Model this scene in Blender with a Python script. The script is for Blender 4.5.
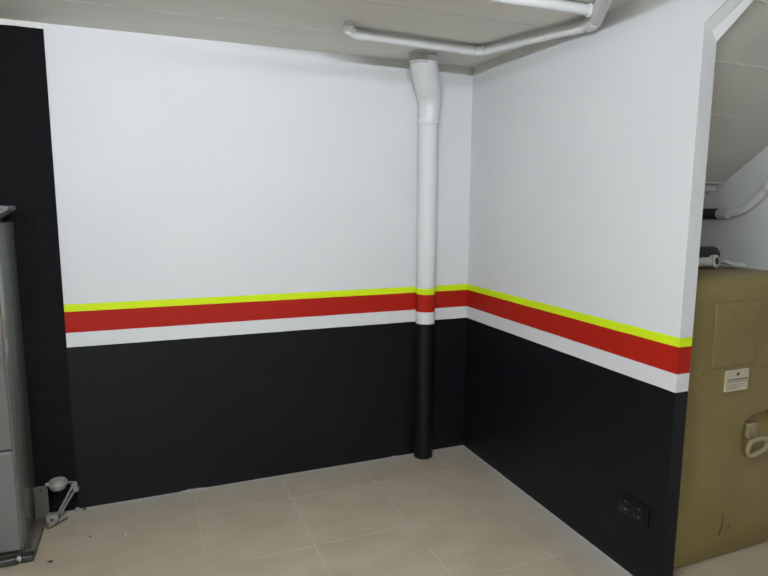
import bpy, bmesh, math, random
from mathutils import Vector, Matrix
random.seed(7)
PI = math.pi
for o in list(bpy.data.objects):
    bpy.data.objects.remove(o)
SC = bpy.context.scene
COL = SC.collection

# ------------------------------------------------------------------ camera
cd = bpy.data.cameras.new('camera')
cam = bpy.data.objects.new('camera', cd)
COL.objects.link(cam)
F = Vector((0.36629339, 0.91958603, -0.14209391))
R_ = Vector((0.92927401, -0.36935511, 0.00515945))
U = Vector((0.04773856, 0.13393405, 0.98983973))
m = Matrix((R_, U, -F)).transposed().to_4x4()
m.translation = Vector((-1.8277, -3.1800, 1.55))
cam.matrix_world = m
cd.sensor_fit = 'HORIZONTAL'
cd.sensor_width = 36
cd.lens = 586.3 * 36 / 768
cd.clip_start = 0.02
SC.camera = cam

# ------------------------------------------------------------------ world, lamps, exposure
SC.view_settings.view_transform = 'Standard'
SC.view_settings.look = 'None'
SC.view_settings.gamma = 1
SC.view_settings.use_curve_mapping = False
SC.view_settings.exposure = 0.0
w = bpy.data.worlds.new('world')
SC.world = w
w.use_nodes = True
w.node_tree.nodes['Background'].inputs[0].default_value = (0.80, 0.88, 1.0, 1)
w.node_tree.nodes['Background'].inputs[1].default_value = 0.22


LAMPS = (((-1.60, -2.42, 2.27), 255.0), ((-2.9, -4.7, 2.27), 330.0))   # two ceiling battens, tube centre and strength
LAMP_COLOR = (0.875, 0.945, 1.0)

CEIL = 2.354
RY = -1.5925     # free end of the right partition
TH = 0.065       # its thickness
NX = 0.93        # stair flight's outer wall


# ------------------------------------------------------------------ materials
def mat(name, col, rough=0.6, metal=0.0, spec=0.5):
    mt = bpy.data.materials.new(name)
    mt.use_nodes = True
    b = mt.node_tree.nodes['Principled BSDF']
    b.inputs['Base Color'].default_value = (*col, 1)
    b.inputs['Roughness'].default_value = rough
    b.inputs['Metallic'].default_value = metal
    b.inputs['Specular IOR Level'].default_value = spec
    return mt


class N:
    """small node-building helper"""
    def __init__(s, mt):
        s.t = mt.node_tree
        s.b = s.t.nodes['Principled BSDF']
        s.geo = s.t.nodes.new('ShaderNodeNewGeometry')
        s.sep = s.t.nodes.new('ShaderNodeSeparateXYZ')
        s.t.links.new(s.geo.outputs['Position'], s.sep.inputs[0])

    def link(s, a, b):
        s.t.links.new(a, b)

    def m(s, op, a, b=None, c=None):
        n = s.t.nodes.new('ShaderNodeMath')
        n.operation = op
        for i, v in enumerate((a, b, c)):
            if v is None:
                continue
            if isinstance(v, (int, float)):
                n.inputs[i].default_value = v
            else:
                s.link(v, n.inputs[i])
        return n.outputs[0]

    def noise(s, scale, detail=3, rough=0.5, stretch=None):
        n = s.t.nodes.new('ShaderNodeTexNoise')
        n.inputs['Scale'].default_value = scale
        n.inputs['Detail'].default_value = detail
        n.inputs['Roughness'].default_value = rough
        src = s.geo.outputs['Position']
        if stretch:
            mp = s.t.nodes.new('ShaderNodeMapping')
            mp.inputs['Scale'].default_value = stretch
            s.link(src, mp.inputs[0])
            src = mp.outputs[0]
        s.link(src, n.inputs['Vector'])
        return n.outputs['Fac']

    def rng(s, v, a, b, c, d):
        n = s.t.nodes.new('ShaderNodeMapRange')
        s.link(v, n.inputs[0])
        for i, x in enumerate((a, b, c, d)):
            n.inputs[1 + i].default_value = x
        return n.outputs[0]

    def mix(s, f, a, b):
        n = s.t.nodes.new('ShaderNodeMix')
        n.data_type = 'RGBA'
        for i, v in ((0, f), (6, a), (7, b)):
            if isinstance(v, tuple):
                n.inputs[i].default_value = (*v, 1)
            elif isinstance(v, (int, float)):
                n.inputs[i].default_value = v
            else:
                s.link(v, n.inputs[i])
        return n.outputs[2]

    def color(s, v):
        s.link(v, s.b.inputs['Base Color'])

    def bump(s, h, strength=0.2, dist=0.01):
        n = s.t.nodes.new('ShaderNodeBump')
        n.inputs['Strength'].default_value = strength
        n.inputs['Distance'].default_value = dist
        s.link(h, n.inputs['Height'])
        s.link(n.outputs[0], s.b.inputs['Normal'])


def noisy(name, a, b, scale, rough=0.6, metal=0.0, bump=0.1, spec=0.5, stretch=None):
    mt = mat(name, a, rough, metal, spec)
    n = N(mt)
    f = n.noise(scale, 5, 0.6, stretch)
    n.color(n.mix(n.rng(f, 0.3, 0.7, 0, 1), a, b))
    if bump:
        n.bump(f, bump)
    return mt


WHITE = (0.70, 0.715, 0.73)
BLACK = (0.0085, 0.0085, 0.0105)
YEL = (0.61, 0.78, 0.010)
RED = (0.46, 0.022, 0.010)
CONC = (0.66, 0.655, 0.625)
Z_Y, Z_R, Z_W, Z_K = 1.0575, 1.0207, 0.9164, 0.8435


def wall_paint(name):
    """white over fluorescent yellow, red and white bands over black, measured by height"""
    mt = mat(name, WHITE, 0.55)
    n = N(mt)
    z = n.sep.outputs['Z']
    wob = n.m('MULTIPLY', n.m('SUBTRACT', n.noise(9, 4), 0.5), 0.003)
    z = n.m('ADD', z, wob)
    big = n.noise(2.2, 3)
    white = n.mix(n.rng(big, 0.3, 0.7, 0, 1), (0.652, 0.657, 0.668), (0.675, 0.68, 0.688))
    c = n.mix(n.m('LESS_THAN', z, Z_Y), white, YEL)
    c = n.mix(n.m('LESS_THAN', z, Z_R), c, n.mix(n.noise(14, 3), (0.34, 0.010, 0.004), (0.385, 0.013, 0.0055)))
    c = n.mix(n.m('LESS_THAN', z, Z_W), c, (0.66, 0.66, 0.66))
    c = n.mix(n.m('LESS_THAN', z, Z_K), c, n.mix(big, (0.0036, 0.0040, 0.0054), (0.0052, 0.0056, 0.0074)))
    # ragged unpainted foot just over the floor
    foot = n.m('ADD', n.sep.outputs['Z'], n.m('MULTIPLY', n.m('SUBTRACT', n.noise(3.2, 5, 0.7), 0.40), 0.11))
    c = n.mix(n.m('LESS_THAN', foot, 0.006), c, (0.33, 0.32, 0.30))
    # band of the ceiling grey along the top of the wall, thinning out to the left
    lim = n.m('ADD', n.rng(n.sep.outputs['X'], -0.82, -0.55, 2.372, 2.312), n.m('MULTIPLY', wob, 2.0))
    c = n.mix(n.m('GREATER_THAN', n.sep.outputs['Z'], lim), c, CONC)
    n.color(c)
    isb = n.m('LESS_THAN', z, Z_K)
    n.link(n.rng(isb, 0, 1, 0.55, 0.42), n.b.inputs['Roughness'])
    n.link(n.rng(isb, 0, 1, 0.2, 0.22), n.b.inputs['Specular IOR Level'])
    n.bump(n.noise(60, 3), 0.10, 0.004)
    return mt


M_wall = wall_paint('striped_wall_paint')

M_plain = noisy('white_wall_paint', (0.62, 0.635, 0.65), (0.70, 0.71, 0.72), 3, 0.6, bump=0.08)
M_niche = noisy('stairwell_wall_paint', (0.64, 0.645, 0.635), (0.70, 0.71, 0.70), 2.5, 0.7, bump=0.1)


def brick_paint():
    """rough brick painted black, bare plaster strip along its top"""
    mt = mat('black_painted_rough_brick', BLACK, 0.75)
    n = N(mt)
    cmb = n.t.nodes.new('ShaderNodeCombineXYZ')
    n.link(n.sep.outputs['X'], cmb.inputs[0])
    n.link(n.sep.outputs['Z'], cmb.inputs[1])
    bt = n.t.nodes.new('ShaderNodeTexBrick')
    bt.inputs['Scale'].default_value = 1.0
    bt.inputs['Brick Width'].default_value = 0.26
    bt.inputs['Row Height'].default_value = 0.125
    bt.inputs['Mortar Size'].default_value = 0.008
    bt.inputs['Mortar Smooth'].default_value = 1.0
    n.link(cmb.outputs[0], bt.inputs['Vector'])
    ns = n.noise(9, 5, 0.65, (1, 1, 2.2))
    c = n.mix(ns, (0.0045, 0.0043, 0.0056), (0.0075, 0.0072, 0.0088))
    zt = n.m('ADD', n.sep.outputs['Z'], n.m('MULTIPLY', n.m('SUBTRACT', n.noise(10, 4), 0.5), 0.012))
    c = n.mix(n.m('GREATER_THAN', zt, 2.328), c, n.mix(n.noise(30, 3), (0.55, 0.54, 0.51), (0.78, 0.78, 0.76)))
    n.color(c)
    h = n.m('SUBTRACT', n.m('MULTIPLY', ns, 1.0), n.m('MULTIPLY', bt.outputs['Fac'], 0.25))
    n.bump(h, 0.55, 0.010)
    n.b.inputs['Specular IOR Level'].default_value = 0.10
    return mt


M_brick = brick_paint()


def tiles():
    mt = mat('beige_floor_tiles', (0.3, 0.27, 0.22), 0.32)
    n = N(mt)
    X, Y = n.sep.outputs['X'], n.sep.outputs['Y']
    ux = n.m('DIVIDE', n.m('ADD', X, 0.24 + 0.477 * 40), 0.477)
    uy = n.m('DIVIDE', n.m('ADD', Y, 0.285 + 0.468 * 40), 0.468)
    dx = n.m('MULTIPLY', n.m('ABSOLUTE', n.m('SUBTRACT', n.m('FRACT', n.m('ADD', ux, 0.5)), 0.5)), 0.477)
    dy = n.m('MULTIPLY', n.m('ABSOLUTE', n.m('SUBTRACT', n.m('FRACT', n.m('ADD', uy, 0.5)), 0.5)), 0.468)
    d = n.m('MINIMUM', dx, dy)
    line = n.rng(d, 0.0015, 0.0042, 1, 0)
    vis = n.m('MULTIPLY', n.m('MAXIMUM', n.rng(n.noise(3.0, 4, 0.6), 0.42, 0.62, 0.06, 0.8), n.m('MULTIPLY', n.m('GREATER_THAN', Y, -0.29), 0.6)), n.rng(X, -1.9, -1.2, 0.25, 1))
    # each tile slightly different
    cmb = n.t.nodes.new('ShaderNodeCombineXYZ')
    n.link(n.m('FLOOR', ux), cmb.inputs[0])
    n.link(n.m('FLOOR', uy), cmb.inputs[1])
    wn = n.t.nodes.new('ShaderNodeTexWhiteNoise')
    wn.noise_dimensions = '2D'
    n.link(cmb.outputs[0], wn.inputs['Vector'])
    marb = n.noise(4.5, 6, 0.6, (1, 1.6, 1))
    c = n.mix(n.rng(marb, 0.3, 0.7, 0, 1), (0.37, 0.305, 0.222), (0.45, 0.382, 0.29))
    c = n.mix(n.m('MULTIPLY', wn.outputs['Value'], 0.16), c, (0.27, 0.225, 0.165))
    c = n.mix(n.m('MULTIPLY', line, vis), c, (0.55, 0.53, 0.48))
    # plaster and paint dust trodden along the foot of the walls
    dw = n.m('MINIMUM', n.m('ABSOLUTE', X), n.m('ABSOLUTE', Y))
    dust = n.m('MULTIPLY', n.rng(dw, 0.0, 0.17, 1, 0), n.rng(n.noise(5, 5, 0.65), 0.33, 0.55, 0.1, 0.85))
    c = n.mix(dust, c, (0.42, 0.41, 0.385))
    edge = n.m('MULTIPLY', n.rng(dw, 0.010, 0.026, 1, 0), n.rng(n.noise(14, 3), 0.3, 0.55, 0.25, 1))
    c = n.mix(edge, c, (0.46, 0.45, 0.43))
    n.color(c)
    n.link(n.rng(marb, 0.3, 0.7, 0.30, 0.42), n.b.inputs['Roughness'])
    n.bump(n.m('SUBTRACT', n.m('MULTIPLY', marb, 0.3), line), 0.12, 0.003)
    return mt


M_floor = tiles()


def concrete():
    mt = mat('painted_concrete_ceiling', CONC, 0.8)
    n = N(mt)
    Y = n.sep.outputs['Y']
    wob = n.m('MULTIPLY', n.m('SUBTRACT', n.noise(4, 4), 0.5), 0.03)
    v = n.m('DIVIDE', n.m('ADD', n.m('ADD', Y, 0.385 + 0.44 * 40), wob), 0.44)
    d = n.m('MULTIPLY', n.m('ABSOLUTE', n.m('SUBTRACT', n.m('FRACT', n.m('ADD', v, 0.5)), 0.5)), 0.44)
    seam = n.rng(d, 0.002, 0.008, 1, 0)
    # white chips along the seam nearest the wall
    near = n.m('MULTIPLY', n.m('GREATER_THAN', Y, -0.6), n.m('LESS_THAN', n.sep.outputs['X'], -0.95))
    chips = n.m('MULTIPLY', n.m('MULTIPLY', n.rng(d, 0.003, 0.008, 1, 0), n.rng(n.noise(18, 4, 0.7), 0.40, 0.52, 0, 1)), near)
    spots = n.rng(n.noise(26, 4, 0.6), 0.68, 0.72, 0, 0.6)
    big = n.noise(2.5, 5, 0.55, (0.5, 1.6, 1))
    c = n.mix(n.rng(big, 0.3, 0.7, 0, 1), (0.72, 0.71, 0.665), (0.79, 0.78, 0.735))
    c = n.mix(n.m('MULTIPLY', seam, n.rng(n.noise(6, 3), 0.4, 0.6, 0.05, 0.5)), c, (0.42, 0.41, 0.38))
    c = n.mix(n.m('MAXIMUM', chips, n.m('MULTIPLY', spots, 0.5)), c, (0.97, 0.97, 0.96))
    n.color(c)
    n.bump(n.m('SUBTRACT', n.m('MULTIPLY', n.noise(22, 5), 0.4), seam), 0.35, 0.008)
    return mt


M_ceil = concrete()


def soffit():
    mt = mat('grey_stair_soffit', (0.33, 0.32, 0.295), 0.8)
    n = N(mt)
    Y = n.sep.outputs['Y']
    v = n.m('DIVIDE', n.m('ADD', n.m('ADD', Y, 1.500 + 0.195 * 20), n.m('MULTIPLY', n.noise(3, 3), 0.02)), 0.195)
    d = n.m('MULTIPLY', n.m('ABSOLUTE', n.m('SUBTRACT', n.m('FRACT', n.m('ADD', v, 0.5)), 0.5)), 0.195)
    seam = n.rng(d, 0.001, 0.0045, 1, 0)
    c = n.mix(n.noise(5, 5, 0.6, (0.4, 2, 1)), (0.55, 0.54, 0.50), (0.64, 0.63, 0.59))
    c = n.mix(n.m('MULTIPLY', seam, n.rng(n.noise(3, 3), 0.35, 0.6, 0.1, 0.7)), c, (0.78, 0.77, 0.73))
    n.color(c)
    n.bump(n.m('ADD', seam, n.noise(20, 3)), 0.3, 0.006)
    return mt


M_soffit = soffit()
M_pipe = noisy('white_painted_pipe', (0.64, 0.645, 0.65), (0.70, 0.705, 0.71), 8, 0.45, bump=0.05)
M_conduit = noisy('pale_grey_painted_pipe', (0.60, 0.60, 0.59), (0.70, 0.70, 0.69), 12, 0.5, bump=0.08)
M_greycollar = noisy('grey_painted_collar', (0.42, 0.42, 0.40), (0.48, 0.48, 0.46), 12, 0.6)
M_edge = noisy('chipped_white_rim', (0.72, 0.72, 0.71), (0.82, 0.82, 0.81), 20, 0.5)
M_nichepipe = noisy('cream_plastic_pipe', (0.55, 0.54, 0.50), (0.64, 0.63, 0.59), 20, 0.4)
M_rubber = noisy('dark_rubber', (0.018, 0.015, 0.013), (0.035, 0.028, 0.024), 20, 0.55)
M_tank = noisy('aged_beige_polyethylene', (0.18, 0.132, 0.040), (0.23, 0.170, 0.060), 2.6, 0.42, bump=0.03, spec=0.4)
M_tank_old = noisy('yellowed_polyethylene', (0.26, 0.21, 0.11), (0.34, 0.28, 0.16), 9, 0.4, bump=0.03)
M_paper = noisy('label_paper', (0.47, 0.41, 0.31), (0.54, 0.48, 0.37), 12, 0.6, bump=0)
M_ink = mat('faded_ink', (0.05, 0.045, 0.04), 0.7)
M_dirt = mat('dark_drip', (0.09, 0.065, 0.025), 0.6)
M_socket = mat('black_socket_plastic', (0.004, 0.004, 0.0045), 0.3, 0, 0.3)
M_chrome = mat('bright_metal', (0.75, 0.75, 0.75), 0.2, 1.0)
M_cab = noisy('grey_enamelled_steel', (0.20, 0.21, 0.195), (0.23, 0.24, 0.225), 1.8, 0.1, 0.0, bump=0.0, spec=1.0)
M_cabf = noisy('light_grey_door_enamel', (0.115, 0.115, 0.108), (0.135, 0.135, 0.128), 2, 0.35, 0.0, bump=0.02)
M_seam = mat('dark_gap', (0.02, 0.02, 0.02), 0.7)
M_plate = noisy('dull_galvanised_steel', (0.085, 0.083, 0.072), (0.12, 0.115, 0.10), 14, 0.5, 0.1)
M_base = noisy('dusty_brown_steel', (0.055, 0.047, 0.035), (0.10, 0.086, 0.066), 9, 0.6)
M_blackrail = noisy('black_enamel_rail', (0.012, 0.013, 0.013), (0.03, 0.032, 0.03), 15, 0.3)
M_armw = noisy('grey_white_plastic', (0.17, 0.165, 0.15), (0.27, 0.265, 0.245), 45, 0.45)
M_lid = noisy('ribbed_grey_plastic', (0.11, 0.11, 0.115), (0.20, 0.20, 0.21), 30, 0.45)
M_rust = noisy('rusty_brown', (0.07, 0.045, 0.028), (0.14, 0.09, 0.055), 40, 0.7)
M_chip = mat('white_plaster_chip', (0.55, 0.53, 0.48), 0.8)
M_grit = mat('dark_grit', (0.05, 0.04, 0.032), 0.8)


# ------------------------------------------------------------------ mesh helpers
def obj(name, bm, m, parent=None, smooth=True, loc=None):
    me = bpy.data.meshes.new(name)
    bmesh.ops.recalc_face_normals(bm, faces=bm.faces)
    bm.to_mesh(me)
    bm.free()
    if smooth:
        me.polygons.foreach_set('use_smooth', [True] * len(me.polygons))
        try:
            me.set_sharp_from_angle(angle=math.radians(38))
        except Exception:
            pass
    me.materials.append(m)
    o = bpy.data.objects.new(name, me)
    COL.objects.link(o)
    if loc is not None:
        o.location = loc
    if parent is not None:
        o.parent = parent
    return o


def thing(name, label, cat, loc=(0, 0, 0), rot=(0, 0, 0), group=None):
    o = bpy.data.objects.new(name, None)
    o.empty_display_size = 0.05
    COL.objects.link(o)
    o.location = loc
    o.rotation_euler = rot
    o['label'] = label
    o['category'] = cat
    if group:
        o['group'] = group
    return o


def tag(o, label, cat, group=None):
    o['label'] = label
    o['category'] = cat
    if group:
        o['group'] = group
    return o


def struct(name, bm, m, smooth=False):
    o = obj(name, bm, m, None, smooth)
    o['kind'] = 'structure'
    return o


def box(bm, x0, x1, y0, y1, z0, z1, bev=0.0, seg=2):
    g = bmesh.ops.create_cube(bm, size=1)
    vs = g['verts']
    for v in vs:
        v.co = Vector(((x0 + x1) / 2 + v.co.x * (x1 - x0), (y0 + y1) / 2 + v.co.y * (y1 - y0), (z0 + z1) / 2 + v.co.z * (z1 - z0)))
    if bev:
        es = list({e for v in vs for e in v.link_edges})
        bmesh.ops.bevel(bm, geom=es, offset=bev, segments=seg, profile=0.5, affect='EDGES')
    return vs


def newbox(*a, **k):
    bm = bmesh.new()
    box(bm, *a, **k)
    return bm


def tube(bm, pts, rad, seg=20, cap=True):
    """swept round tube; rad may be a number or one per point"""
    pts = [Vector(p) for p in pts]
    rs = rad if isinstance(rad, (list, tuple)) else [rad] * len(pts)
    rings = []
    ref = None
    for i, p in enumerate(pts):
        a = pts[max(i - 1, 0)]
        b = pts[min(i + 1, len(pts) - 1)]
        t = (b - a).normalized()
        if ref is None:
            ref = t.orthogonal().normalized()
        ref = (ref - t * ref.dot(t)).normalized()
        bi = t.cross(ref)
        rings.append([bm.verts.new(p + (ref * math.cos(2 * PI * k / seg) + bi * math.sin(2 * PI * k / seg)) * rs[i]) for k in range(seg)])
    for r0, r1 in zip(rings, rings[1:]):
        for k in range(seg):
            bm.faces.new((r0[k], r0[(k + 1) % seg], r1[(k + 1) % seg], r1[k]))
    if cap:
        bm.faces.new(rings[0][::-1])
        bm.faces.new(rings[-1])
    return rings


def smoothpath(pts, r, n=6):
    """round the corners of a polyline with radius ~r"""
    pts = [Vector(p) for p in pts]
    out = [pts[0]]
    for a, b, c in zip(pts, pts[1:], pts[2:]):
        d1 = (a - b)
        d2 = (c - b)
        q = min(r, d1.length * 0.48, d2.length * 0.48)
        p0 = b + d1.normalized() * q
        p2 = b + d2.normalized() * q
        for i in range(n + 1):
            t = i / n
            out.append(p0 * (1 - t) ** 2 + b * 2 * t * (1 - t) + p2 * t * t)
    out.append(pts[-1])
    return out


def lathe(bm, prof, axis_o, axis_d, seg=28):
    axis_o = Vector(axis_o)
    d = Vector(axis_d).normalized()
    u = d.orthogonal().normalized()
    v = d.cross(u)
    rings = []
    for r, h in prof:
        rings.append([bm.verts.new(axis_o + d * h + (u * math.cos(2 * PI * k / seg) + v * math.sin(2 * PI * k / seg)) * max(r, 1e-4)) for k in range(seg)])
    for r0, r1 in zip(rings, rings[1:]):
        for k in range(seg):
            bm.faces.new((r0[k], r0[(k + 1) % seg], r1[(k + 1) % seg], r1[k]))
    bm.faces.new(rings[0][::-1])
    bm.faces.new(rings[-1])


def extrude_poly(bm, pts, vec):
    a = [bm.verts.new(Vector(p)) for p in pts]
    b = [bm.verts.new(Vector(p) + Vector(vec)) for p in pts]
    bm.faces.new(a)
    bm.faces.new(b[::-1])
    n = len(pts)
    for i in range(n):
        bm.faces.new((a[i], a[(i + 1) % n], b[(i + 1) % n], b[i]))


# ------------------------------------------------------------------ the setting
XL, YB, XR = -4.6, -7.0, 2.6
struct('floor', newbox(XL - .1, XR + .1, YB - .1, 0.12, -0.10, 0.0), M_floor)
struct('ceiling', newbox(XL - .1, XR + .1, YB - .1, 0.12, CEIL, CEIL + 0.12), M_ceil)
# back wall, striped, right of the black brick part
struct('wall_back', newbox(-2.234, 0.0, 0.0, 0.12, 0, CEIL), M_wall)
bm = bmesh.new()
box(bm, XL, -2.234, -0.004, 0.12, 0, CEIL)
struct('wall_back_brick', bm, M_brick)
# right partition with its sloping header under the stairs
bm = bmesh.new()
secs = []
for x, zc_, ye_ in ((0.0, 2.180, -1.872), (0.040, 2.158, -1.876), (TH, 2.122, -1.885)):
    secs.append([bm.verts.new(p) for p in ((x, 0.12, 0), (x, RY, 0), (x, RY, zc_), (x, ye_, CEIL), (x, 0.12, CEIL))])
for s0, s1 in zip(secs, secs[1:]):
    for i in range(5):
        bm.faces.new((s0[i], s0[(i + 1) % 5], s1[(i + 1) % 5], s1[i]))
bm.faces.new(secs[0])
bm.faces.new(secs[-1][::-1])
struct('wall_right', bm, M_wall)
# outer wall of the stairwell, inner end of the cupboard under the stairs
struct('wall_stairwell', newbox(NX, NX + 0.1, -2.6, 0.0, 0, CEIL), M_niche)
struct('wall_understair_end', newbox(TH, NX, -0.1, 0.0, 0, CEIL), M_niche)
# sloping soffit under the stair flight
SL = 0.78
def sz(y):
    return 2.142 + SL * (-1.59 - y)
bm = bmesh.new()
ye = -0.985
yt = -1.59 - (CEIL - 2.142) / SL
extrude_poly(bm, [(TH, yt, CEIL), (TH, ye, sz(ye)), (TH, ye + .01, sz(ye) + .15), (TH, yt + .19, CEIL)], (NX - TH, 0, 0))
struct('trim_stair_soffit', bm, M_soffit)
# the stepped foot of the flight where the soffit ends
bm = bmesh.new()
for k in range(3):
    y0 = ye + k * 0.05
    z0 = sz(ye) - 0.036 * k
    box(bm, TH, NX - 0.0, y0, y0 + 0.052, z0 - 0.010, z0 + 0.17, 0.003)
box(bm, TH, NX, ye + 0.15, ye + 0.25, sz(ye) - 0.16, sz(ye) + 0.05)
extrude_poly(bm, [(TH, ye + .25, sz(ye) - .16), (TH, -0.1, 0.78), (TH, -0.1, 1.0), (TH, ye + .25, sz(ye) + .05)], (NX - TH, 0, 0))
struct('trim_flight_foot', bm, M_soffit)
# rest of the garage behind the photographer
struct('wall_left', newbox(XL - .1, XL, YB, 0, 0, CEIL), M_plain)
struct('wall_behind', newbox(XL, XR, YB - .1, YB, 0, CEIL), M_plain)
struct('wall_far_right', newbox(XR, XR + .1, YB, -2.5, 0, CEIL), M_plain)
struct('wall_return', newbox(NX + 0.1, XR, -2.6, -2.5, 0, CEIL), M_plain)
# ------------------------------------------------------------------ fluorescent battens
for (lx, ly_, lz), st in LAMPS:
    t = thing('batten_light', 'white fluorescent batten on the garage ceiling, ' + ('nearer the striped back wall' if ly_ > -3 else 'further behind the photographer'), 'ceiling light', (lx, ly_, CEIL))
    obj('housing', newbox(-0.62, 0.62, -0.03, 0.03, -0.04, 0.0, 0.004, 2), M_pipe, t)
    mt = mat('glowing_tube', (0.9, 0.9, 0.9), 0.4)
    b_ = mt.node_tree.nodes['Principled BSDF']
    b_.inputs['Emission Color'].default_value = (*LAMP_COLOR, 1)
    b_.inputs['Emission Strength'].default_value = st
    bm = bmesh.new()
    tube(bm, [(-0.59, 0, lz - CEIL), (0.59, 0, lz - CEIL)], 0.018, 10)
    obj('tube', bm, mt, t)
    for sx in (-1, 1):
        obj('end_holder', newbox(sx * 0.605 - 0.014, sx * 0.605 + 0.014, -0.022, 0.022, -0.105, -0.03, 0.004, 2), M_pipe, t)

# ------------------------------------------------------------------ drain pipe
t = thing('drain_pipe', 'thick vertical drain pipe in the room corner, painted with the wall stripes', 'pipe', (-0.317, -0.057, 0))
bm = bmesh.new()
tube(bm, [(0, 0, 0.002), (0, 0, 0.8), (0, 0, 1.6), (0, 0, 2.12)], 0.057, 36)
obj('pipe_shaft', bm, M_wall, t)
top = Vector((-0.095, -0.115, 2.30))
bm = bmesh.new()
pts = smoothpath([(0.002, -0.004, 2.02), (0.004, -0.006, 2.15), (-0.085, -0.11, 2.29), (-0.088, -0.115, 2.34)], 0.07, 8)
rr = [0.0605 + 0.015 * min(1, i / len(pts) * 2.0) for i in range(len(pts))]
tube(bm, pts, rr, 36)
el = obj('elbow', bm, M_pipe, t)
bm = bmesh.new()
lathe(bm, [(0.059, 0), (0.0625, 0.004), (0.0635, 0.03), (0.061, 0.034)], (0, 0, 2.00), (0, 0, 1), 36)
obj('coupling_ring', bm, M_pipe, t)
bm = bmesh.new()
lathe(bm, [(0.060, -0.005), (0.063, 0), (0.065, 0.05), (0.065, 0.0535)], (-0.110, -0.125, 2.30), (0, 0, 1), 36)
cl = obj('ceiling_collar', bm, M_greycollar, t)
cl['label'] = 'grey collar where the pipe meets the ceiling'
ring = []
bm = bmesh.new()
R1, R2 = 0.0655, 0.003
for i in range(40):
    a = 2 * PI * i / 40
    ring.append((-0.110 + R1 * math.cos(a), -0.125 + R1 * math.sin(a), 2.350))
tube(bm, ring + [ring[0]], R2, 8, False)
obj('rim', bm, M_edge, t)
bm = bmesh.new()
bmesh.ops.create_icosphere(bm, subdivisions=2, radius=0.0055)
o = obj('dark_hole', bm, M_seam, t, loc=(-0.107, -0.075, 2.215))

# ------------------------------------------------------------------ ceiling pipes
def conduit(name, label, pts, r, m, rb=0.03, fittings=(), ball=()):
    base = Vector(pts[0])
    t = thing(name, label, 'pipe', base)
    P = [Vector(p) - base for p in pts]
    bm = bmesh.new()
    tube(bm, smoothpath(P, rb), r, 20)
    obj('pipe_tube', bm, m, t)
    for a, b, rr in fittings:
        a = Vector(a) - base
        b = Vector(b) - base
        bm = bmesh.new()
        d = (b - a)
        lathe(bm, [(rr * .9, 0), (rr, 0.003), (rr, d.length - 0.003), (rr * .9, d.length)], a, d, 20)
        obj('fitting', bm, m, t)
    return t


zc = 2.326
conduit('ceiling_pipe', 'short white pipe along the ceiling by the back wall, bent up at its left end',
        [(-0.955, -0.56, CEIL - .001), (-0.935, -0.50, zc), (-0.88, -0.478, zc), (-0.255, -0.435, zc)], 0.0225, M_pipe, 0.035,
        [((-0.948, -0.53, CEIL - .002), (-0.938, -0.505, 2.325), 0.027), ((-0.905, -0.482, zc), (-0.845, -0.475, zc), 0.0255),
         ((-0.33, -0.441, zc), (-0.248, -0.4345, zc), 0.0262)])
conduit('ceiling_pipe', 'long white pipe running diagonally from the room corner to the right wall',
        [(-0.245, -0.405, zc), (-0.205, -0.425, zc), (-0.045, -0.985, zc - .01), (-0.040, -1.055, zc - .01)], 0.0225, M_pipe, 0.03,
        [((-0.232, -0.43, zc + 0.001), (-0.2, -0.465, zc), 0.0258), ((-0.0545, -0.95, zc - .01), (-0.043, -1.01, zc - .01), 0.0265)])
conduit('ceiling_pipe', 'thicker white pipe heading forward along the ceiling above the right wall',
        [(-0.040, -1.045, zc - .015), (-0.060, -1.11, zc - .012), (-0.50, -1.75, zc - .012)], 0.029, M_pipe, 0.05,
        [((-0.045, -1.065, zc - .015), (-0.066, -1.118, zc - .012), 0.0325)])
conduit('ceiling_pipe', 'thin white pipe across the top edge, joining the thicker pipe from the left',
        [(-0.115, -1.165, zc), (-1.30, -1.145, zc)], 0.021, M_pipe, 0.03,
        [((-0.10, -1.166, zc), (-0.15, -1.1645, zc), 0.0262)])

# ------------------------------------------------------------------ pipe in the stair cupboard
t = thing('waste_pipe', 'white pipe sloping down the stairwell wall above the beige tank', 'pipe', (0, 0, 0))
px = NX - 0.027
bm = bmesh.new()
tube(bm, smoothpath([(px, -1.50, 1.925), (px, -1.21, 1.610), (px, -1.10, 1.515), (px, -0.985, 1.508)], 0.06), 0.0225, 20)
obj('pipe_tube', bm, M_niche, t)
bm = bmesh.new()
lathe(bm, [(0.026, 0), (0.027, 0.004), (0.027, 0.056), (0.024, 0.06)], (px - .003, -1.045, 1.509), (0, 1, -0.03), 20)
obj('fitting', bm, M_nichepipe, t)
bm = bmesh.new()
lathe(bm, [(0.024, 0), (0.028, 0.006), (0.028, 0.30), (0.024, 0.31)], (px - .003, -0.985, 1.508), (0, 1, -0.02), 20)
o = obj('rubber_coupling', bm, M_rubber, t)
o['label'] = 'dark rubber coupling'
bm = bmesh.new()
d = Vector((0, 0.29, -0.315)).normalized()
lathe(bm, [(0.024, 0), (0.0275, 0.003), (0.0275, 0.017), (0.024, 0.02)], (px, -1.235, 1.638), d, 20)
obj('clip', bm, M_nichepipe, t)

# ------------------------------------------------------------------ oil tank
t = thing('oil_tank', 'large beige plastic oil tank standing under the stairs', 'tank', (0.435, -1.0, 0))
TX0, TX1, TY0, TY1, TZ = 0.085, 0.80, -1.50, -0.52, 1.262
ox, oy = 0.435, -1.0


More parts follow.
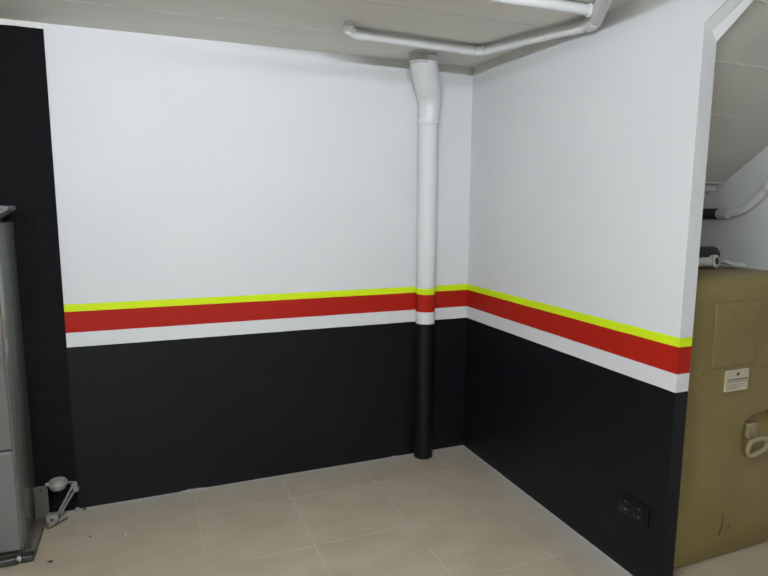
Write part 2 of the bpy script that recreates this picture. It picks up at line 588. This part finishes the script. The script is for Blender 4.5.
def arr_body():
    bm = bmesh.new()
    nx, ny, nz = 26, 22, 30
    g = bmesh.ops.create_cube(bm, size=2)
    bmesh.ops.subdivide_edges(bm, edges=bm.edges[:], cuts=23, use_grid_fill=True)
    hx, hy, hz = (TX1 - TX0) / 2, (TY1 - TY0) / 2, TZ / 2
    for v in bm.verts:
        r = 0.055 if v.co.z > 0 else 0.03
        p = Vector((v.co.x * hx, v.co.y * hy, v.co.z * hz))
        # rounded box
        c = Vector((max(-hx + r, min(hx - r, p.x)), max(-hy + r, min(hy - r, p.y)), max(-hz + r, min(hz - r, p.z))))
        dd = p - c
        if dd.length > 1e-6:
            p = c + dd.normalized() * r
        # slight bulge of the blown walls
        fx, fz, fy = 1 - (p.x / hx) ** 2, 1 - (p.z / hz) ** 2, 1 - (p.y / hy) ** 2
        if p.y < 0:
            p.y -= 0.010 * fx * fz
        if p.z > 0:
            p.z += 0.006 * fx * fy
        if p.z < -hz + 0.14:       # foot drawn in a little
            k = (-hz + 0.14 - p.z) / 0.14
            p.x *= 1 - 0.02 * k * k
            p.y *= 1 - 0.006 * k * k
        v.co = p + Vector(((TX0 + TX1) / 2 - ox, (TY0 + TY1) / 2 - oy, hz))
    return bm


body = obj('tank_body', arr_body(), M_tank, t)


def carve(target, bm):
    """boolean difference baked into the target's mesh"""
    me = bpy.data.meshes.new('cut')
    bmesh.ops.recalc_face_normals(bm, faces=bm.faces)
    bm.to_mesh(me)
    bm.free()
    c = bpy.data.objects.new('cut', me)
    COL.objects.link(c)
    c.parent = target.parent
    md = target.modifiers.new('b', 'BOOLEAN')
    md.operation = 'DIFFERENCE'
    md.object = c
    md.solver = 'EXACT'
    bpy.context.view_layer.update()
    dg = bpy.context.evaluated_depsgraph_get()
    nm = bpy.data.meshes.new_from_object(target.evaluated_get(dg))
    target.modifiers.clear()
    target.data = nm
    nm.polygons.foreach_set('use_smooth', [True] * len(nm.polygons))
    try:
        nm.set_sharp_from_angle(angle=math.radians(38))
    except Exception:
        pass
    bpy.data.objects.remove(c)


# hand recess, deepest at its top
fy = TY0 - oy
bm = bmesh.new()
outl = [(0.495, 0.50), (0.493, 0.57), (0.502, 0.625), (0.535, 0.658), (0.60, 0.668), (0.69, 0.674), (0.735, 0.64), (0.735, 0.50), (0.72, 0.43), (0.53, 0.43)]
fr, bk = [], []
for x, z in outl:
    dep = max(0.0, (z - 0.43) / 0.24) * 0.055
    cx, cz = 0.62, 0.55
    fr.append(bm.verts.new((x - ox, fy - 0.04, z)))
    bk.append(bm.verts.new((cx + (x - cx) * 0.86 - ox, fy - 0.012 + dep, cz + (z - cz) * 0.88)))
bm.faces.new(fr)
bm.faces.new(bk[::-1])
for i in range(len(fr)):
    j = (i + 1) % len(fr)
    bm.faces.new((fr[i], fr[j], bk[j], bk[i]))
carve(body, bm)

# moulded panel, framed by a low rib
bm = bmesh.new()
box(bm, 0.286 - ox, 0.545 - ox, fy - 0.0125, fy + 0.01, 0.885, 1.160, 0.005, 3)
obj('molded_panel', bm, M_tank, t)
bm = bmesh.new()
box(bm, 0.24 - ox, 0.68 - ox, fy - 0.0115, fy + 0.01, 0.862, 0.872, 0.003, 2)
obj('molded_rib', bm, M_tank, t)
# paper label
lab = obj('label_sheet', newbox(0.366 - ox, 0.497 - ox, fy - 0.0185, fy - 0.009, 0.780, 0.871, 0.0006, 1), M_paper, t, False)
lab['label'] = 'worn white paper label'
lab.rotation_euler = (0, 0, 0)
bm = bmesh.new()
ly = fy - 0.0192
box(bm, 0.426 - ox, 0.438 - ox, ly, ly + .001, 0.846, 0.860)
box(bm, 0.422 - ox, 0.442 - ox, ly, ly + .001, 0.849, 0.853)
xx = 0.374
rnd = random.Random(3)
while xx < 0.484:
    ww = rnd.uniform(0.004, 0.010)
    box(bm, xx - ox, xx + ww - ox, ly, ly + .001, 0.828, 0.8335)
    xx += ww + rnd.uniform(0.002, 0.0035)
box(bm, 0.370 - ox, 0.493 - ox, ly, ly + .001, 0.8205, 0.8225)
for row in range(3):
    xx = 0.374
    while xx < 0.475 - 0.02 * row:
        ww = rnd.uniform(0.003, 0.008)
        box(bm, xx - ox, xx + ww - ox, ly, ly + .001, 0.808 - row * 0.008, 0.8095 - row * 0.008)
        xx += ww + 0.003
obj('label_print', bm, M_ink, lab, False)
# strap and ring pull in the recess
h = obj('handle_strap', newbox(0.546 - ox, 0.610 - ox, fy - 0.004, fy + 0.028, 0.545, 0.612, 0.006, 3), M_tank_old, t)
h['label'] = 'pale strap of the tank handle'
bm = bmesh.new()
box(bm, 0.572 - ox, 0.577 - ox, fy - 0.010, fy, 0.55, 0.608, 0.002, 1)
box(bm, 0.551 - ox, 0.556 - ox, fy - 0.010, fy, 0.545, 0.608, 0.002, 1)
obj('strap_rib', bm, M_tank_old, h)
pr = [(0.615 + (x - 0.615) * 0.86 - 0.033, 0.50 + (z - 0.50) * 0.85 + 0.012) for x, z in [(0.570, 0.537), (0.545, 0.50), (0.556, 0.466), (0.60, 0.462), (0.648, 0.475), (0.677, 0.483), (0.682, 0.515), (0.660, 0.540)]]
loop = []
n_ = len(pr)
for i in range(n_):                     # closed Catmull-Rom
    p0, p1, p2, p3 = [Vector((*pr[(i + k - 1) % n_], 0)) for k in range(4)]
    for s in range(6):
        u = s / 6
        loop.append(0.5 * ((2 * p1) + (-p0 + p2) * u + (2 * p0 - 5 * p1 + 4 * p2 - p3) * u * u + (-p0 + 3 * p1 - 3 * p2 + p3) * u ** 3))
bm = bmesh.new()
lp = [(p.x - ox, fy - 0.028, p.y) for p in loop]
tube(bm, lp + [lp[0]], 0.0105, 12, False)
bmesh.ops.remove_doubles(bm, verts=bm.verts, dist=0.0005)
r = obj('handle_ring', bm, M_tank_old, t)
# filler cap and drips
bm = bmesh.new()
lathe(bm, [(0.075, 0), (0.078, 0.01), (0.078, 0.045), (0.07, 0.055)], (0.26 - ox, -0.85 - oy, TZ - 0.002), (0, 0, 1), 32)
obj('filler_cap', bm, M_rubber, t)
bm = bmesh.new()
tube(bm, [(0.438 - ox, fy - 0.004, 0.21), (0.437 - ox, fy - 0.0045, 0.17), (0.428 - ox, fy - 0.003, 0.135), (0.422 - ox, fy - 0.001, 0.120)], [0.003, 0.0045, 0.006, 0.005], 8)
obj('drip_mark', bm, M_dirt, t)
bm = bmesh.new()
lathe(bm, [(0.004, 0), (0.007, 0.002), (0.004, 0.004)], (0.478 - ox, fy - 0.004, 0.155), (0, -1, 0), 12)
obj('drip_mark', bm, M_dirt, t)

# things lying on the tank
ZT = TZ + 0.0065
t = thing('pipe_fitting', 'cream plastic pipe tee lying on top of the beige tank', 'pipe fitting', (0.50, -1.25, ZT))
bm = bmesh.new()
tube(bm, [(-0.075, 0.02, 0.027), (0.045, -0.012, 0.027)], 0.022, 20)
obj('tee_body', bm, M_nichepipe, t)
bm = bmesh.new()
lathe(bm, [(0.027, 0), (0.029, 0.003), (0.029, 0.024), (0.018, 0.026), (0.016, 0.012)], (0.046, -0.004, 0.030), (0.20, -0.97, 0.1), 24)
obj('socket', bm, M_nichepipe, t)
bm = bmesh.new()
lathe(bm, [(0.0145, 0), (0.0145, 0.0015)], (0.046 + .2 * .026, -0.004 - .97 * .026, 0.030 + .1 * .026), (0.20, -0.97, 0.1), 20)
obj('bore', bm, M_seam, t)
bm = bmesh.new()
lathe(bm, [(0.024, 0), (0.027, 0.003), (0.027, 0.028), (0.024, 0.031)], (-0.085, 0.0235, 0.028), (1, -0.25, 0), 20)
obj('end_cap', bm, M_rust, t)
# dark cylinder behind it
bm = bmesh.new()
lathe(bm, [(0.040, 0), (0.043, 0.004), (0.043, 0.14), (0.039, 0.146)], (-0.07, 0, 0.044), (1, -0.05, 0), 24)
o = obj('rubber_sleeve', bm, M_rubber, None, loc=(0.625, -1.13, ZT))
tag(o, 'black rubber sleeve lying behind the cream fitting on the tank', 'pipe sleeve')
# bent pale strip
bm = bmesh.new()
prof = []
for i in range(9):
    u = i / 8
    prof.append((-0.068 + 0.13 * u, 0.022 * (1 - u) ** 2.2 + 0.003))
fv = []
for yy in (-0.018, 0.020):
    fv.append([bm.verts.new((x, yy + 0.02 * x, z)) for x, z in prof] + [bm.verts.new((x, yy + 0.02 * x, z + 0.016)) for x, z in reversed(prof)])
n2 = len(fv[0])
for i in range(n2):
    j = (i + 1) % n2
    bm.faces.new((fv[0][i], fv[0][j], fv[1][j], fv[1][i]))
for s in fv:
    half = n2 // 2
    for i in range(half - 1):
        bm.faces.new((s[i], s[i + 1], s[n2 - 2 - i], s[n2 - 1 - i]))
o = obj('plastic_offcut', bm, M_nichepipe, None, loc=(0.665, -1.27, ZT))
tag(o, 'bent cream plastic strip lying on the tank beside the fitting', 'plastic offcut')

# ------------------------------------------------------------------ double wall socket
t = thing('wall_socket', 'black double power socket low on the black right wall', 'socket', (0, -1.437, 0.294))
obj('frame', newbox(-0.010, 0.0, -0.078, 0.078, -0.041, 0.041, 0.004, 3), M_socket, t)
for s in (-1, 1):
    c = s * 0.036
    bm = bmesh.new()
    box(bm, -0.0125, -0.008, c - 0.032, c + 0.032, -0.032, 0.032, 0.002, 2)
    pl = obj('insert', bm, M_socket, t)
    bm = bmesh.new()
    ringp = [(-0.0135, c + 0.0205 * math.cos(a * PI / 16), 0.0205 * math.sin(a * PI / 16)) for a in range(32)]
    tube(bm, ringp + [ringp[0]], 0.0022, 8, False)
    obj('collar', bm, M_socket, pl)
    for zz in (-0.018, 0.018):
        bm = bmesh.new()
        box(bm, -0.0155, -0.012, c - 0.0025, c + 0.0025, zz - 0.004, zz + 0.004, 0.0008, 1)
        obj('earth_clip', bm, M_chrome, pl)

# ------------------------------------------------------------------ grey cabinet at the left
CX = -2.413
t = thing('metal_cabinet', 'tall glossy grey metal cabinet at the left edge against the black wall', 'cabinet', (CX - 0.30, -0.20, 0))
ax, ay = CX - 0.30, -0.20
obj('cabinet_body', newbox(CX - 0.60 - ax, CX - ax, -0.375 - ay, -0.012 - ay, 0.035, 1.461, 0.004, 2), M_cab, t)
for z0, z1 in ((0.05, 0.502), (0.508, 1.452)):
    bm = bmesh.new()
    box(bm, CX - 0.598 - ax, CX - 0.001 - ax, -0.402 - ay, -0.377 - ay, z0, z1, 0.009, 4)
    d = obj('door', bm, M_cabf, t)
    bm = bmesh.new()
    box(bm, CX - 0.56 - ax, CX - 0.54 - ax, -0.430 - ay, -0.401 - ay, z1 - 0.20, z1 - 0.06, 0.005, 2)
    obj('handle', bm, M_chrome, d)
bm = bmesh.new()
box(bm, CX - 0.60 - ax, -2.366 - ax, -0.385 - ay, -0.02 - ay, 0.0, 0.022, 0.003, 2)
bp = obj('base_plate', bm, M_base, t)
bp['label'] = 'dusty brown base plate'
bm = bmesh.new()
box(bm, CX - 0.60 - ax, CX - 0.010 - ax, -0.440 - ay, -0.405 - ay, 0.004, 0.036, 0.008, 3)
box(bm, CX - 0.002 - ax, -2.366 - ax, -0.430 - ay, -0.386 - ay, 0.0, 0.030, 0.006, 3)
rl = obj('front_rail', bm, M_blackrail, t)
rl['label'] = 'black rail along the foot'
bm = bmesh.new()
box(bm, CX - 0.014 - ax, CX + 0.004 - ax, -0.442 - ay, -0.40 - ay, 0.022, 0.041, 0.003, 2)
obj('rail_clip', bm, M_chrome, rl)
bm = bmesh.new()
lathe(bm, [(0.010, 0), (0.011, 0.004), (0.006, 0.012)], (CX + 0.016 - ax, -0.345 - ay, 0.022), (0, 0, 1), 6)
obj('bolt', bm, M_blackrail, bp)
bm = bmesh.new()
box(bm, CX - ax, -2.352 - ax, -0.075 - ay, -0.070 - ay, 0.022, 0.182, 0.002, 1)
br = obj('bracket', bm, M_plate, t)
br['label'] = 'pale upright steel bracket'
bm = bmesh.new()
lathe(bm, [(0.006, 0), (0.006, 0.0015)], (-2.383 - ax, -0.0745 - ay, 0.162), (0, -1, 0), 14)
obj('screw_hole', bm, M_seam, br)

# grey ribbed lid on the cabinet
t2 = thing('ribbed_lid', 'grey ribbed plastic lid tilted up on top of the grey cabinet', 'lid', (-2.475, -0.20, 1.461), (0, 0, 0))
bm = bmesh.new()
vs = [(-0.16, -0.10, 0.0), (0.02, -0.10, 0.004), (0.100, -0.10, 0.058), (0.092, -0.10, 0.072), (0.02, -0.10, 0.074), (-0.16, -0.10, 0.078)]
extrude_poly(bm, vs, (0, 0.18, 0))
bmesh.ops.bevel(bm, geom=bm.edges[:], offset=0.004, segments=2, affect='EDGES')
obj('lid_shell', bm, M_lid, t2)
for k in range(5):
    u = k / 4
    bm = bmesh.new()
    x0, z0 = 0.025 + 0.070 * u, 0.008 + 0.046 * u
    tube(bm, [(x0, -0.104, z0), (x0 - 0.02, -0.104, z0 + 0.030 * (1 - u) + .009)], 0.004, 8)
    obj('rib', bm, M_lid, t2)
bm = bmesh.new()
box(bm, -0.16, 0.04, 0.06, 0.075, 0.0, 0.05, 0.003)
obj('black_backing', bm, M_rubber, t2)

# ------------------------------------------------------------------ small jointed arm on the floor
t = thing('jointed_arm', 'small pale jointed arm with a round cup, standing on the floor by the black wall', 'bracket arm', (-2.315, -0.10, 0))
bx_, by_ = -2.315, -0.10
def L(x, z, y=-0.10):
    return (x - bx_, y - by_, z)
obj('foot_block', newbox(-0.048, 0.004, -0.022, 0.022, 0.0, 0.045, 0.006, 2), M_armw, t)
bm = bmesh.new()
tube(bm, [L(-2.316, 0.035, -.108), L(-2.238, 0.178, -.108)], 0.0055, 10)
obj('arm_rod', bm, M_armw, t)
bm = bmesh.new()
tube(bm, [L(-2.302, 0.035, -.092), L(-2.226, 0.158, -.092)], 0.0055, 10)
obj('arm_rod', bm, M_armw, t)
for x, z in ((-2.233, 0.178), (-2.226, 0.155)):
    bm = bmesh.new()
    lathe(bm, [(0.009, 0), (0.0135, 0.004), (0.0135, 0.026), (0.009, 0.03)], L(x, z, -0.085), (0, -1, 0), 18)
    obj('pivot', bm, M_armw, t)
bm = bmesh.new()
tube(bm, [L(-2.236, 0.190), L(-2.268, 0.195)], 0.0065, 10)
obj('cross_rod', bm, M_plate, t)
bm = bmesh.new()
lathe(bm, [(0.018, -0.024), (0.036, -0.018), (0.043, 0.0), (0.041, 0.008), (0.034, 0.006), (0.026, 0.017), (0.008, 0.022)], L(-2.302, 0.196), (0.05, -0.25, 1), 28)
cp = obj('cup', bm, M_armw, t)
bm = bmesh.new()
tube(bm, [L(-2.338, 0.197), L(-2.356, 0.200)], [0.012, 0.006], 10)
obj('cup_lug', bm, M_armw, t)
bm = bmesh.new()
lathe(bm, [(0.007, 0), (0.007, 0.002)], (-0.022, -0.022, 0.024), (0, -1, 0), 12)
obj('screw', bm, M_seam, t)

# rusty wire on the floor
bm = bmesh.new()
tube(bm, smoothpath([(0.018, 0.04, 0.006), (0.022, 0.02, 0.006), (0.018, -0.02, 0.006), (0.026, -0.045, 0.006), (0.045, -0.03, 0.006), (0.075, 0.0, 0.006), (0.10, 0.03, 0.006)], 0.02), 0.0055, 8)
o = obj('wire_scrap', bm, M_rust, None, loc=(-2.375, -0.12, 0.0))
tag(o, 'rusty brown bent wire on the floor beside the cabinet foot', 'wire')

# debris on the tiles
def bit(name, label, x, y, sx, sy, szz, m, sd):
    bm = bmesh.new()
    bmesh.ops.create_icosphere(bm, subdivisions=2, radius=1)
    rn = random.Random(sd)
    for v in bm.verts:
        k = 1 + rn.uniform(-.22, .22)
        v.co = Vector((v.co.x * sx * k, v.co.y * sy * k, max(v.co.z, -0.6) * szz * k))
    lo = min(v.co.z for v in bm.verts)
    for v in bm.verts:
        v.co.z -= lo
    o = obj(name, bm, m, None, loc=(x, y, 0.0))
    o.rotation_euler.z = sd
    tag(o, label, 'debris')


bit('plaster_chip', 'tiny white plaster chip alone on the open beige tiles', -2.001, -0.348, .008, .007, .004, M_chip, 1)
bit('grit_speck', 'dark speck on the floor a little way left of the white chip', -2.157, -0.305, .006, .004, .003, M_grit, 2)
bit('grit_speck', 'larger dark speck on the tiles to the right of the cabinet foot', -2.300, -0.457, .010, .006, .004, M_grit, 3)
bit('grit_lump', 'grey lump on the floor touching the foot of the black wall', -2.238, -0.022, .013, .010, .011, M_armw, 4)
bit('grit_speck', 'black crumb at the base of the wall beside the grey lump', -2.205, -0.022, .009, .007, .007, M_grit, 5)
